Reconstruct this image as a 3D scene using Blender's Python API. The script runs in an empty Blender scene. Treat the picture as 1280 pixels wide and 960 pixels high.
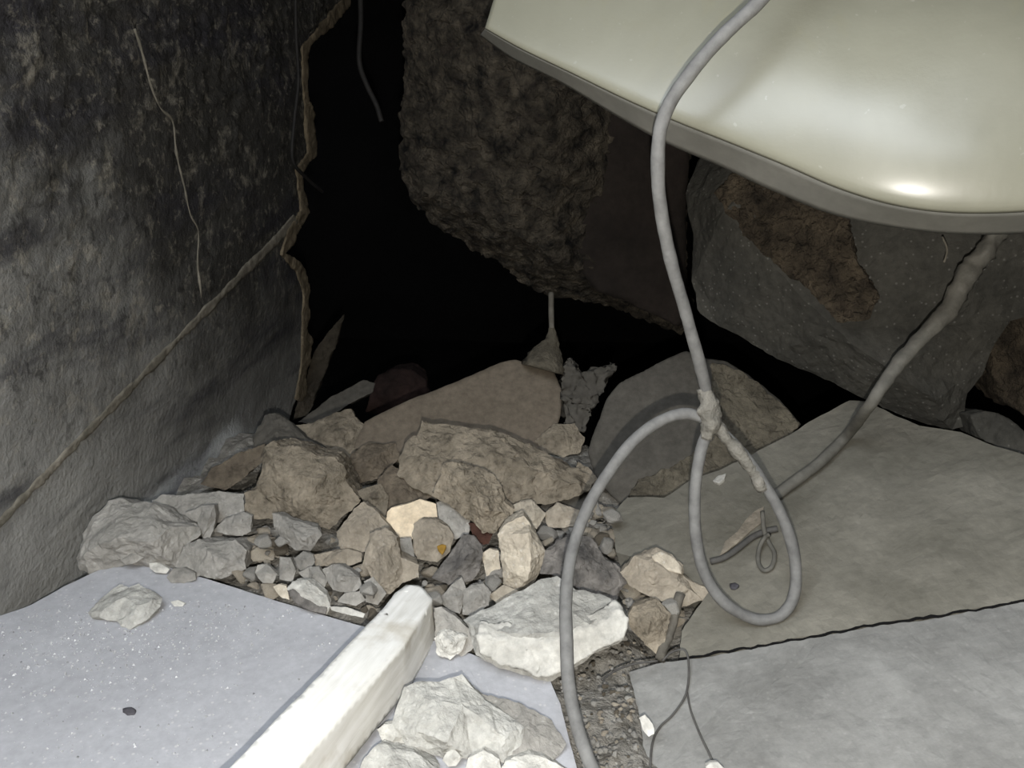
import bpy, bmesh, math, random
from mathutils import Vector, Matrix, noise
from mathutils.geometry import delaunay_2d_cdt, tessellate_polygon

random.seed(7)
S = bpy.context.scene
COL = S.collection

# ------------------------------------------------------------------ camera
F = 1108.0
PITCH = math.radians(22.0)
CAM = Vector((0, 0, 0.6))
FWD = Vector((0, math.cos(PITCH), -math.sin(PITCH)))
UPV = Vector((0, math.sin(PITCH), math.cos(PITCH)))
RGT = Vector((1, 0, 0))
cd = bpy.data.cameras.new('camera')
cam = bpy.data.objects.new('camera', cd)
COL.objects.link(cam)
cam.location = CAM
cam.rotation_euler = (math.radians(90) - PITCH, 0, 0)
cd.sensor_width = 36.0
cd.lens = 36.0 * F / 1280.0
cd.clip_start = 0.01
S.camera = cam

# ------------------------------------------------------------------ light
w = bpy.data.worlds.new('daylight')
S.world = w
w.use_nodes = True
bg = w.node_tree.nodes['Background']
bg.inputs[0].default_value = (0.84, 0.91, 1.0, 1)
bg.inputs[1].default_value = 10.0
fl = bpy.data.lights.new('camera_flash', 'POINT')      # the flash of the camera, just under its lens
fl.energy = 27.0
fl.color = (1.0, 0.96, 0.89)
fl.shadow_soft_size = 0.004
flo = bpy.data.objects.new('camera_flash', fl)
COL.objects.link(flo)
flo.location = CAM + UPV * -0.048 + RGT * 0.003
pl = bpy.data.lights.new('sky_opening', 'AREA')         # portal: guides the sky's own light through the hole overhead, adds none
pl.shape = 'RECTANGLE'; pl.size = 1.4; pl.size_y = 1.05
pl.cycles.is_portal = True
plo = bpy.data.objects.new('sky_opening', pl); COL.objects.link(plo)
plo.location = (-.55, -.175, 1.22)
vs = S.view_settings
vs.view_transform = 'Standard'
vs.look = 'None'
vs.gamma = 1.0
vs.exposure = 0.0
vs.use_curve_mapping = False

# ------------------------------------------------------------------ projection helpers
def ray(px, py):
    return FWD + RGT * ((px - 640) / F) - UPV * ((py - 480) / F)
def P(px, py, d):
    return CAM + ray(px, py) * d
def Z(px, py, z):
    r = ray(px, py)
    return CAM + r * ((z - CAM.z) / r.z)
def onplane(px, py, P0, n):
    r = ray(px, py)
    return CAM + r * ((P0 - CAM).dot(n) / r.dot(n))
def plane3(a, b, c):
    n = (b - a).cross(c - a).normalized()
    if n.dot(CAM - a) < 0: n = -n
    return (a, n)

# ------------------------------------------------------------------ materials
def lin(c):
    return tuple((x / 255 / 12.92) if x / 255 <= 0.04045 else ((x / 255 + 0.055) / 1.055) ** 2.4 for x in c)
class NT:
    def __init__(s, name):
        s.m = bpy.data.materials.new(name); s.m.use_nodes = True
        s.t = s.m.node_tree; s.N = s.t.nodes; s.L = s.t.links
        s.b = s.N['Principled BSDF']
        s.tc = s.N.new('ShaderNodeTexCoord').outputs['Object']
    def noise(s, scale, detail=4, rough=.55, dist=0, vec=None):
        n = s.N.new('ShaderNodeTexNoise'); n.inputs['Scale'].default_value = scale
        n.inputs['Detail'].default_value = detail; n.inputs['Roughness'].default_value = rough
        n.inputs['Distortion'].default_value = dist
        s.L.new(vec or s.tc, n.inputs['Vector']); return n.outputs['Fac']
    def voro(s, scale, feat='F1'):
        n = s.N.new('ShaderNodeTexVoronoi'); n.inputs['Scale'].default_value = scale; n.feature = feat
        s.L.new(s.tc, n.inputs['Vector']); return n.outputs['Distance']
    def ramp(s, fac, stops):
        r = s.N.new('ShaderNodeValToRGB'); e = r.color_ramp.elements
        while len(e) < len(stops): e.new(0.5)
        for el, (p, c) in zip(e, stops):
            el.position = p; el.color = (c[0], c[1], c[2], 1) if not isinstance(c, (int, float)) else (c, c, c, 1)
        s.L.new(fac, r.inputs[0]); return r.outputs[0]
    def mix(s, fac, a, b, mode='MIX'):
        n = s.N.new('ShaderNodeMix'); n.data_type = 'RGBA'; n.blend_type = mode
        for sock, v in ((n.inputs['Factor'], fac), (n.inputs['A'], a), (n.inputs['B'], b)):
            pass
        ins = [n.inputs[0], n.inputs[6], n.inputs[7]]
        for sock, v in zip(ins, (fac, a, b)):
            if hasattr(v, 'links'): s.L.new(v, sock)
            elif isinstance(v, (int, float)): sock.default_value = v
            else: sock.default_value = (v[0], v[1], v[2], 1)
        return n.outputs[2]
    def math(s, op, a, b=0.0, clamp=False):
        n = s.N.new('ShaderNodeMath'); n.operation = op; n.use_clamp = clamp
        for sock, v in zip(n.inputs, (a, b)):
            if hasattr(v, 'links'): s.L.new(v, sock)
            else: sock.default_value = v
        return n.outputs[0]
    def bump(s, h, strength, dist):
        n = s.N.new('ShaderNodeBump'); n.inputs['Strength'].default_value = strength
        n.inputs['Distance'].default_value = dist; s.L.new(h, n.inputs['Height'])
        s.L.new(n.outputs[0], s.b.inputs['Normal'])
    def sep(s, i):
        n = s.N.new('ShaderNodeSeparateXYZ'); s.L.new(s.tc, n.inputs[0]); return n.outputs[i]
    def rand(s):
        return s.N.new('ShaderNodeObjectInfo').outputs['Random']
    def done(s, col, rough=.92, spec=.2):
        s.L.new(col, s.b.inputs['Base Color']) if hasattr(col, 'links') else None
        s.b.inputs['Roughness'].default_value = rough
        s.b.inputs['Specular IOR Level'].default_value = spec
        return s.m

def conc(name, a, b, scale=14, speck=0.0, pits=0.0, bump=.5, bd=.004, var=.22, fine=90, dark=None, fc=.22):
    k = NT(name)
    col = k.ramp(k.noise(scale, 6, .6), [(.32, lin(a)), (.68, lin(b))])
    f = k.ramp(k.noise(fine, 3, .7), [(.3, 1 - fc), (.7, 1 + fc * .7)])
    col = k.mix(1.0, col, f, 'MULTIPLY')
    v = k.math('ADD', k.math('MULTIPLY', k.rand(), var * 2), 1 - var)
    cv = k.N.new('ShaderNodeCombineColor')
    for i in range(3): k.L.new(v, cv.inputs[i])
    col = k.mix(1.0, col, cv.outputs[0], 'MULTIPLY')
    if dark:
        col = k.mix(k.ramp(k.noise(scale * .6, 5, .6, .6), [(.52, 0), (.62, 1)]), col, lin(dark))
    if speck:
        col = k.mix(k.ramp(k.voro(110), [(.10, speck), (.2, 0)]), col, lin((225, 222, 215)))
    if pits:
        pm = k.ramp(k.noise(45, 4, .6), [(.30, pits), (.42, 0)])
        col = k.mix(pm, col, lin((52, 46, 40)))
    h = k.math('ADD', k.noise(70, 6, .65), k.math('MULTIPLY', k.noise(220, 3, .6), .5))
    k.bump(h, bump, bd)
    return k.done(col)

M = {}
M['slab'] = conc('dusty_floor_slab', (164, 164, 167), (182, 182, 185), 4, speck=.3, bump=.2, bd=.0015, var=0, fc=.10)
M['grey'] = conc('grey_concrete', (134, 131, 124), (162, 158, 151), 18, speck=.15, var=.14)
M['warmgrey'] = conc('warm_grey_concrete', (140, 131, 117), (168, 158, 142), 18, speck=.1, var=.14)
M['tan'] = conc('tan_rough_plaster', (108, 100, 87), (144, 134, 118), 22, pits=.5, bump=.8, bd=.006)
M['tansmooth'] = conc('tan_smooth_screed', (104, 95, 83), (118, 108, 95), 7, bump=.2, bd=.002, var=.05)
M['brown'] = conc('brown_earthy_mortar', (84, 76, 66), (112, 102, 88), 22, pits=.4, bump=.8, bd=.005)
M['brokenwarm'] = conc('broken_concrete', (78, 73, 63), (116, 109, 95), 24, pits=.4, bump=.8, bd=.006, var=0)
M['white'] = conc('white_plaster', (184, 181, 173), (208, 205, 196), 25, bump=.5, bd=.003, var=.06)
M['cream'] = conc('cream_stone', (214, 196, 168), (228, 211, 184), 18, bump=.3, var=.03)
M['pale'] = conc('pale_plaster_lump', (168, 158, 142), (196, 186, 168), 20, speck=.3, pits=.2, bump=.7)
M['palegrey'] = conc('pale_grey_plaster_lump', (160, 158, 151), (188, 186, 179), 20, speck=.25, pits=.12, bump=.7, var=.08)
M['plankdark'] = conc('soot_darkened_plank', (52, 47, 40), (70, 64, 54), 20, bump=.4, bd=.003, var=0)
M['rslab'] = conc('stained_floor_slab', (106, 103, 93), (138, 134, 123), 7, speck=.0, fc=.12, bump=.3, bd=.003, var=0)
M['rslab2'] = conc('dusty_stained_slab', (120, 119, 115), (154, 153, 149), 7, speck=.06, fc=.12, bump=.3, bd=.003, var=0)
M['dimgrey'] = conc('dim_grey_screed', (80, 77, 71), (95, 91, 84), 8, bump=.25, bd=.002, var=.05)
M['slate'] = conc('sooty_dark_stone', (74, 72, 70), (134, 129, 123), 22, bump=.6, var=.05)
M['maroon'] = conc('maroon_tile', (58, 40, 34), (76, 52, 43), 20, bump=.2, var=0)
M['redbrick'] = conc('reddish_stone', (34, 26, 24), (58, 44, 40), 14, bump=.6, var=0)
M['sootrough'] = conc('soot_covered_rubble_concrete', (14, 13, 12), (84, 77, 66), 42, pits=.9, bump=1.0, bd=.014, var=0, fine=45, fc=.4)
M['sootsmooth'] = conc('soot_brown_plaster', (30, 26, 23), (44, 38, 34), 9, bump=.4, bd=.004, var=0)
M['blockgrey'] = conc('dark_grey_concrete', (60, 59, 55), (82, 80, 74), 9, speck=.1, bump=.5, bd=.004, var=.05)
M['aggregate'] = conc('brown_exposed_aggregate', (48, 43, 37), (96, 86, 72), 30, pits=.8, bump=1.0, bd=.012, var=0, fine=40)
M['soot'] = conc('soot_and_shade_black', (10, 10, 10), (17, 16, 16), 6, bump=.4, var=0)  # near-black keeps the void dark; also stands for the crack's shade
M['gravel'] = conc('gravel_and_dust', (112, 108, 100), (160, 156, 148), 60, speck=.3, bump=1.0, bd=.008, var=0)
M['rod'] = conc('dusty_steel', (90, 86, 78), (118, 113, 104), 30, bump=.6, bd=.002, var=0)
M['yellow'] = conc('yellow_ochre_fragment', (130, 100, 40), (160, 126, 60), 30, var=0)
M['crumb'] = conc('plaster_crumb', (130, 130, 132), (232, 232, 232), 160, var=0)
M['chip'] = conc('dark_chip_and_pit', (70, 68, 72), (96, 94, 98), 30, var=.1)

def mk_beam():
    k = NT('whitewashed_timber')
    mp = k.N.new('ShaderNodeMapping'); k.L.new(k.tc, mp.inputs[0])
    bdv = Z(508, 730, .045) - Z(286, 960, .07)
    vr = k.N.new('ShaderNodeVectorRotate'); vr.rotation_type = 'Z_AXIS'; vr.inputs['Angle'].default_value = -math.atan2(bdv.y, bdv.x)
    k.L.new(k.tc, vr.inputs['Vector']); k.L.new(vr.outputs[0], mp.inputs[0])
    mp.inputs['Scale'].default_value = (7, 90, 90)
    g = k.noise(1.0, 5, .6, .4, mp.outputs[0])
    col = k.ramp(g, [(.3, lin((216, 213, 204))), (.62, lin((240, 238, 232)))])
    col = k.mix(k.ramp(k.noise(16, 4), [(.56, 0), (.68, .5)]), col, lin((170, 158, 134)))
    k.bump(g, .35, .0015)
    return k.done(col, .8)
M['beam'] = mk_beam()

def mk_wall():
    k = NT('soot_stained_plaster_wall')
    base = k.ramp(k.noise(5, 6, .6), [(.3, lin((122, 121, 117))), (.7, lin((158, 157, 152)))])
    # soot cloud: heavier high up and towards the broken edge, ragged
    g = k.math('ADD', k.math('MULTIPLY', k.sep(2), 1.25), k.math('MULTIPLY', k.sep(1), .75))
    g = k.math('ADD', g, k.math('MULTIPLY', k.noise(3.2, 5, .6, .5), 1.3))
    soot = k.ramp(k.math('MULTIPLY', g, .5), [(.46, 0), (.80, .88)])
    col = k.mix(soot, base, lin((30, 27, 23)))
    # diagonal smoke streaks low on the near part
    mp = k.N.new('ShaderNodeMapping'); k.L.new(k.tc, mp.inputs[0])
    mp.inputs['Rotation'].default_value = (math.radians(-35), 0, 0); mp.inputs['Scale'].default_value = (1, 1.2, 5)
    st = k.ramp(k.noise(2.6, 5, .6, .3, mp.outputs[0]), [(.50, 0), (.66, .8)])
    col = k.mix(st, col, lin((48, 47, 52)))
    # flaked plaster and pitting, rougher high on the wall
    up = k.ramp(k.math('ADD', k.sep(2), k.math('MULTIPLY', k.noise(4), .25)), [(.34, .12), (.52, 1)])
    fk = k.math('MAXIMUM', k.ramp(k.noise(22, 8, .72, .4), [(.54, 0), (.68, .6)]), k.ramp(k.noise(60, 5, .7, .4), [(.56, 0), (.70, .55)]))
    col = k.mix(k.math('MULTIPLY', fk, up), col, lin((156, 150, 136)))
    pt = k.ramp(k.noise(38, 6, .7, .3), [(.34, .7), (.46, 0)])
    col = k.mix(k.math('MULTIPLY', pt, up), col, lin((24, 22, 20)))
    h = k.math('ADD', k.math('MULTIPLY', k.noise(34, 7, .7), k.math('ADD', k.math('MULTIPLY', up, 1.6), .15)), k.math('MULTIPLY', k.noise(150, 3), .35))
    k.bump(h, .8, .007)
    return k.done(col)
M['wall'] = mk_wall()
M['walledge'] = conc('bare_plaster_edge', (90, 81, 66), (128, 116, 96), 30, bump=.7, bd=.004, var=0)
M['wallflake'] = conc('grey_plaster_flake', (60, 57, 51), (100, 96, 86), 30, bump=.7, bd=.005, var=.2)
M['wallline'] = conc('pale_plaster_ridge', (96, 92, 82), (132, 126, 114), 30, bump=.6, bd=.003, var=0)

def mk_panel():
    k = NT('cream_enamel_paint')
    col = k.ramp(k.noise(4, 5, .6, .6), [(.3, lin((116, 114, 99))), (.7, lin((136, 134, 118)))])
    col = k.mix(k.ramp(k.noise(11, 6, .65, .5), [(.58, 0), (.72, .5)]), col, lin((130, 126, 102)))
    col = k.mix(k.ramp(k.noise(120, 2), [(.70, 0), (.74, .2)]), col, lin((180, 178, 168)))
    k.bump(k.noise(22, 6, .65), .28, .003)
    r = k.ramp(k.noise(9, 5, .6), [(.3, .42), (.7, .56)])
    m = k.done(col, .36, .35)
    k.b.inputs['Coat Weight'].default_value = .7; k.b.inputs['Coat Roughness'].default_value = .28
    k.L.new(r, k.b.inputs['Roughness'])
    return m
M['panel'] = mk_panel()
M['panellip'] = conc('dusty_enamel_lip', (92, 91, 85), (110, 108, 101), 9, bump=.1, bd=.001, var=0, fc=.08)

def mk_cable(name, a, b):
    k = NT(name)
    col = k.ramp(k.noise(60, 5, .65), [(.3, lin(a)), (.7, lin(b))])
    k.bump(k.noise(160, 4), .4, .002)
    return k.done(col, .7, .3)
M['cable'] = mk_cable('dusty_grey_cable', (98, 97, 95), (126, 125, 122))
M['cable2'] = mk_cable('dusty_olive_grey_cable', (88, 86, 80), (114, 111, 103))
M['wire'] = mk_cable('dark_thin_wire', (70, 68, 66), (96, 94, 90))
M['sootwire'] = mk_cable('sooty_wire', (30, 29, 28), (46, 44, 42))
M['clump'] = conc('cement_clump', (108, 105, 97), (138, 134, 125), 50, bump=1, bd=.004, var=0)

# ------------------------------------------------------------------ object helpers
def tag(o, label=None, cat=None, group=None, kind=None):
    if label: o['label'] = label
    if cat: o['category'] = cat
    if group: o['group'] = group
    if kind: o['kind'] = kind
    return o
def link(name, me, mat, origin, parent=None):
    o = bpy.data.objects.new(name, me); COL.objects.link(o)
    o.location = origin
    for m in (mat if isinstance(mat, list) else [mat]): me.materials.append(M[m])
    if parent:
        o.parent = parent; o.location = origin - parent.location
    return o
def vnoise(p, f, seed):
    q = p * f + Vector((seed * 3.17, seed * 1.31, seed * 7.7))
    return noise.noise_vector(q)
def rough_mesh(name, vs_, fs, s, amp, smooth=1, seed=0, freq=None, size=.1, mats=None, flat=True, ampf=None):
    """coarse polyhedron -> evenly divided, edges worn, surface broken up"""
    bm = bmesh.new()
    bv = [bm.verts.new(v) for v in vs_]
    for i, f in enumerate(fs):
        try:
            ff = bm.faces.new([bv[j] for j in f])
            if mats: ff.material_index = mats[i]
        except ValueError: pass
    bmesh.ops.recalc_face_normals(bm, faces=bm.faces)
    bmesh.ops.triangulate(bm, faces=bm.faces)
    for _ in range(9):
        le = [e for e in bm.edges if e.calc_length() > s]
        if not le: break
        bmesh.ops.subdivide_edges(bm, edges=le, cuts=1)
        bmesh.ops.triangulate(bm, faces=[f for f in bm.faces if len(f.verts) > 3])
    for _ in range(smooth):
        bmesh.ops.smooth_vert(bm, verts=bm.verts, factor=.5, use_axis_x=True, use_axis_y=True, use_axis_z=True)
    f1 = freq or (2.6 / size)
    for v in bm.verts:
        p = v.co
        v.co = p + (amp * ampf(p) if ampf else amp) * (.8 * vnoise(p, f1, seed) + .6 * vnoise(p, f1 * 2.7, seed + 1) + .4 * vnoise(p, f1 * 7, seed + 2))
    o = sum((v.co for v in bm.verts), Vector()) / len(bm.verts)
    o.z = min(v.co.z for v in bm.verts)
    for v in bm.verts: v.co -= o
    me = bpy.data.meshes.new(name); bm.to_mesh(me); bm.free()
    me.polygons.foreach_set('use_smooth', [not flat] * len(me.polygons))
    return me, o

RIMS = []
SEED = [0]
def chunk(name, label, cat, rim, z=None, tilt=45, yaw=0, d=None, plane=None, thick=None, back=None, shrink=.82,
          ctrl=(), mat='grey', s=None, amp=None, group=None, parent=None, kind=None, smooth=1, flat=False, cover=True, ctrlmat=None, freq=None, ampf=None):
    SEED[0] += 1
    px = [r for r in rim if not isinstance(r, Vector)]
    if cover and px: RIMS.append([(r[0], r[1]) for r in px])
    t = math.radians(tilt); y = math.radians(yaw)
    if plane is None:
        n = Vector((math.sin(y) * math.cos(t), -math.cos(y) * math.cos(t), math.sin(t)))
        bp = max(px, key=lambda r: r[1])
        P0 = P(bp[0], bp[1], d) if d else Z(bp[0], bp[1], z or 0.0)
    else:
        P0, n = plane
    R3, H = [], []
    for r in rim:
        if isinstance(r, Vector): q = r.copy(); h = 0
        else:
            q = onplane(r[0], r[1], P0, n); h = r[2] if len(r) > 2 else 0
        R3.append(q); H.append(h)
    # a control point pushed h out of the plane still falls on its own pixel
    C3 = [onplane(c[0], c[1], P0 + n * c[2], n) for c in ctrl]
    R3 = [q if h == 0 else onplane(rim[i][0], rim[i][1], P0 + n * h, n) for i, (q, h) in enumerate(zip(R3, H))]
    ax = n.cross(Vector((0, 0, 1)))
    if ax.length < .05: ax = Vector((1, 0, 0))
    ax.normalize(); ay = n.cross(ax)
    flat2 = lambda q: Vector(((q - P0).dot(ax), (q - P0).dot(ay)))
    base2 = [flat2(q) for q in R3] + [flat2(q) for q in C3]
    nr = len(R3)
    vo, ed, fo, ov, oe, of = delaunay_2d_cdt(base2, [], [list(range(nr))], 1, 1e-7)
    src = R3 + C3
    V = [src[ov[i][0]] if ov[i] else P0 + ax * vo[i].x + ay * vo[i].y for i in range(len(vo))]
    inv = {}
    for i, l in enumerate(ov):
        for j in l: inv[j] = i
    fs = [list(f) for f in fo]
    ring = [inv[i] for i in range(nr)]
    size = math.sqrt(sum(abs((R3[i] - R3[0]).cross(R3[(i + 1) % nr] - R3[0]).dot(n)) for i in range(nr)) / 2 + 1e-8)
    if thick is None: thick = size * .6
    if back is None: back = Vector((0, math.cos(t) + .25, -.55 * math.sin(t))).normalized() if plane is None else -n
    cen = sum(R3, Vector()) / nr
    o0 = len(V)
    for q in R3: V.append(cen + (q - cen) * shrink + back * thick)
    for i in range(nr):
        j = (i + 1) % nr
        fs.append([ring[i], ring[j], o0 + j, o0 + i])
    nf = len(fs)
    for tri in tessellate_polygon([[V[o0 + i] for i in range(nr)]]):
        fs.append([o0 + i for i in tri])
    if s is None: s = max(size / 18, .0045)
    if amp is None: amp = size * .045
    me, o = rough_mesh(name, V, fs, s, amp, smooth, SEED[0], freq, size, None, flat, ampf)
    ob = link(name, me, mat, o, parent)
    if parent is None: tag(ob, label, cat, group, kind)
    return ob

def tube_mesh(name, pts, r, sides=10, seg=10, lump=0.0, seed=0, taper=None, lf=40):
    # Catmull-Rom through the points, swept with parallel frames
    pp = [pts[0] * 2 - pts[1]] + list(pts) + [pts[-1] * 2 - pts[-2]]
    path = []
    for i in range(1, len(pp) - 2):
        p0, p1, p2, p3 = pp[i - 1:i + 3]
        for k in range(seg):
            t = k / seg
            path.append(.5 * ((2 * p1) + (p2 - p0) * t + (2 * p0 - 5 * p1 + 4 * p2 - p3) * t * t + (3 * p1 - p0 - 3 * p2 + p3) * t ** 3))
    path.append(pts[-1].copy())
    V, Fc = [], []
    up = None
    n = len(path)
    for i, p in enumerate(path):
        tg = (path[min(i + 1, n - 1)] - path[max(i - 1, 0)]).normalized()
        if up is None:
            up = tg.orthogonal().normalized()
        up = (up - tg * up.dot(tg)).normalized()
        sd = tg.cross(up)
        u = i / (n - 1)
        rr = r * (taper(u) if taper else 1)
        for k in range(sides):
            a = 2 * math.pi * k / sides
            q = p + (up * math.cos(a) + sd * math.sin(a)) * rr
            if lump:
                lm = lump(u) if callable(lump) else lump
                q += (q - p) * (lm * (noise.noise(q * lf + Vector((seed, 0, 0))) + .6 * noise.noise(q * lf * 3)))
            V.append(q)
    for i in range(n - 1):
        for k in range(sides):
            a = i * sides + k; b = i * sides + (k + 1) % sides
            Fc.append((a, b, b + sides, a + sides))
    Fc.append(tuple(range(sides - 1, -1, -1))); Fc.append(tuple((n - 1) * sides + k for k in range(sides)))
    o = sum(V, Vector()) / len(V); o.z = min(v.z for v in V)
    me = bpy.data.meshes.new(name); me.from_pydata([v - o for v in V], [], Fc)
    me.polygons.foreach_set('use_smooth', [True] * len(me.polygons))
    return me, o
def tube(name, label, cat, pts, r, mat, parent=None, **kw):
    me, o = tube_mesh(name, pts, r, **kw)
    ob = link(name, me, mat, o, parent)
    if parent is None: tag(ob, label, cat)
    return ob
def box(name, lo, hi, mat, s=.12, amp=.02, seed=3):
    x0, y0, z0 = lo; x1, y1, z1 = hi
    V = [Vector(p) for p in ((x0,y0,z0),(x1,y0,z0),(x1,y1,z0),(x0,y1,z0),(x0,y0,z1),(x1,y0,z1),(x1,y1,z1),(x0,y1,z1))]
    fs = [(0,3,2,1),(4,5,6,7),(0,1,5,4),(1,2,6,5),(2,3,7,6),(3,0,4,7)]
    me, o = rough_mesh(name, V, fs, s, amp, 0, seed, 2.0, 1, None, False)
    return tag(link(name, me, mat, o), kind='structure')

# ------------------------------------------------------------------ the cavity shell
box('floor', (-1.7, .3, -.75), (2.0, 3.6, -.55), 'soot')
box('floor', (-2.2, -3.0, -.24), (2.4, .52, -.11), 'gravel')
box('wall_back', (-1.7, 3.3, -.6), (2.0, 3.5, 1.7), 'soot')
box('blocker_right', (1.45, -1.6, -.6), (1.65, 3.4, 1.3), 'soot')  # unseen side, added to shut daylight out of the depth
box('blocker_left', (-1.7, -1.6, -.6), (-1.45, 3.4, 1.3), 'soot')  # likewise unseen, closes the left against stray sky light
box('blocker_front', (-1.7, -1.6, -.6), (1.65, -1.4, 1.3), 'blockgrey')  # added behind the viewer, out of view, to cut daylight reaching deep inside
# unseen boxes added to shape the daylight; its gap lies above and behind the viewer
box('blocker_top', (-1.7, .35, 1.2), (1.65, 3.5, 1.4), 'soot', amp=.008)
box('blocker_top', (-1.7, -1.6, 1.2), (1.65, -.70, 1.4), 'blockgrey', amp=.008)
box('blocker_top', (-1.7, -.72, 1.2), (-1.25, .37, 1.4), 'blockgrey', amp=.008)
box('blocker_top', (.15, -.72, 1.2), (1.65, .37, 1.4), 'blockgrey', amp=.008)

# gravel bed under all the loose stones
def bed():
    x0, x1, y0, y1, st = -.62, .9, .42, 1.85, .0125
    nx = int((x1 - x0) / st); ny = int((y1 - y0) / st)
    V, Fc = [], []
    for j in range(ny + 1):
        for i in range(nx + 1):
            p = Vector((x0 + i * st, y0 + j * st, 0))
            h = -.022 + .014 * noise.noise(p * 6) + .010 * noise.noise(p * 17) + .008 * noise.noise(p * 48)
            h += .02 * max(0, noise.noise(p * 9 + Vector((4, 4, 0))))
            h -= .7 * max(0, p.y - (1.27 - .10 * p.x))
            if p.x > .10 and p.y < .82: h -= .02 * min(1, (p.x - .10) / .06)
            V.append((p.x, p.y, h))
    for j in range(ny):
        for i in range(nx):
            a = j * (nx + 1) + i
            if (Vector(V[a]) - A).dot(wn) < .012: continue
            Fc.append((a, a + 1, a + nx + 2, a + nx + 1))
    me = bpy.data.meshes.new('gravel_bed'); me.from_pydata(V, [], Fc)
    bm = bmesh.new(); bm.from_mesh(me)
    bmesh.ops.delete(bm, geom=[v for v in bm.verts if not v.link_faces], context='VERTS'); bm.to_mesh(me); bm.free()
    return tag(link('gravel_bed', me, 'gravel', Vector((0, 0, 0))), 'bed of grey gravel, dust and crumbs under the loose stones', 'gravel', kind='stuff')

# ------------------------------------------------------------------ left wall slab, sooty
A = Z(0, 770, 0); B = P(378, 455, 1.72)
wdir = Vector((B.x - A.x, B.y - A.y, 0)).normalized()
wn = Vector((0, 0, 1)).cross(wdir); wn = (-wn if wn.x < 0 else wn)
wn = (wn + Vector((0, 0, -.06))).normalized()
WP = (A.copy(), wn)
W = lambda x, y, h=0: onplane(x, y, A + wn * h, wn)
edge_px = [(446, -90), (428, 0), (402, 32), (378, 58), (380, 110), (383, 160), (386, 190), (372, 214), (374, 240), (378, 262), (360, 290), (352, 318),
           (372, 340), (380, 365), (379, 410), (378, 455), (370, 500), (350, 560)]
near_top = A - wdir * .95 + Vector((0, 0, 1.15)); near_top -= wn * ((near_top - A).dot(wn))
near_bot = A - wdir * .95 + Vector((0, 0, -.1)); near_bot -= wn * ((near_bot - A).dot(wn))
far_bot = W(350, 560); far_bot = Vector((far_bot.x, far_bot.y, -.1)); far_bot -= wn * ((far_bot - A).dot(wn))
bed()
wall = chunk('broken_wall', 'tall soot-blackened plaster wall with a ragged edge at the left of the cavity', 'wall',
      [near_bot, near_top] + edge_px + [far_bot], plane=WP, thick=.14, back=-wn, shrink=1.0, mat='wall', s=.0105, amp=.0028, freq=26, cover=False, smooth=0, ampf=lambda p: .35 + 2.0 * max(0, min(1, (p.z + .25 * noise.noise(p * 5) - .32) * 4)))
def strip(name, path, wl, wr, mat, parent, h, amp=.002, freq=60, seed=0):
    rnd = random.Random(seed); pts = []
    for (x0, y0), (x1, y1) in zip(path[:-1], path[1:]):
        k = max(1, int(math.hypot(x1 - x0, y1 - y0) / 14))
        pts += [(x0 + (x1 - x0) * j / k, y0 + (y1 - y0) * j / k) for j in range(k)]
    pts.append(path[-1]); L, Rr = [], []
    for i, (x, y) in enumerate(pts):
        a = pts[max(i - 1, 0)]; b = pts[min(i + 1, len(pts) - 1)]
        dx, dy = b[0] - a[0], b[1] - a[1]; ln = math.hypot(dx, dy) or 1
        nx_, ny_ = dy / ln, -dx / ln
        q = rnd.uniform(.45, 1.25)
        L.append((x - nx_ * wl * q, y - ny_ * wl * q)); Rr.append((x + nx_ * wr * q, y + ny_ * wr * q))
    return chunk(name, None, None, L + Rr[::-1], plane=(A + wn * h, wn), thick=.008, back=-wn, shrink=1.0, mat=mat, s=.007, amp=amp, freq=freq, parent=parent, cover=False)
strip('broken_edge', edge_px[:-1], .5, 11, 'walledge', wall, .003, amp=.003, freq=45, seed=4)
strip('plaster_ridge', [(-60, 716), (0, 655), (70, 582), (150, 500), (230, 418), (310, 336), (350, 296), (372, 272)], 5, 5, 'wallline', wall, .0018, amp=.0016, seed=6)
tube('crack_filling', None, None, [W(x, y, .004) for x, y in [(168, 36), (176, 60), (188, 104), (200, 134), (216, 152), (220, 190), (230, 232), (238, 268), (248, 290), (247, 330), (252, 372)]],
     .0014, 'wallline', wall, lump=.9, seed=9, seg=6, lf=60)
# hanging cords in front of the wall and in the dark
tube('dangling_wire', 'thin dark wire dangling along the ragged wall edge', 'wire', [W(x, y, .014) for x, y in [(369, -40), (370, 40), (373, 100), (368, 150), (366, 200), (385, 224), (403, 240)]], .003, 'sootwire')
tube('dangling_wire', 'thin dark wire dangling free in the black gap', 'wire', [P(x, y, 1.55) for x, y in [(448, -60), (451, 20), (449, 75), (458, 105), (470, 130), (477, 152)]], .0046, 'sootwire')

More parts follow.
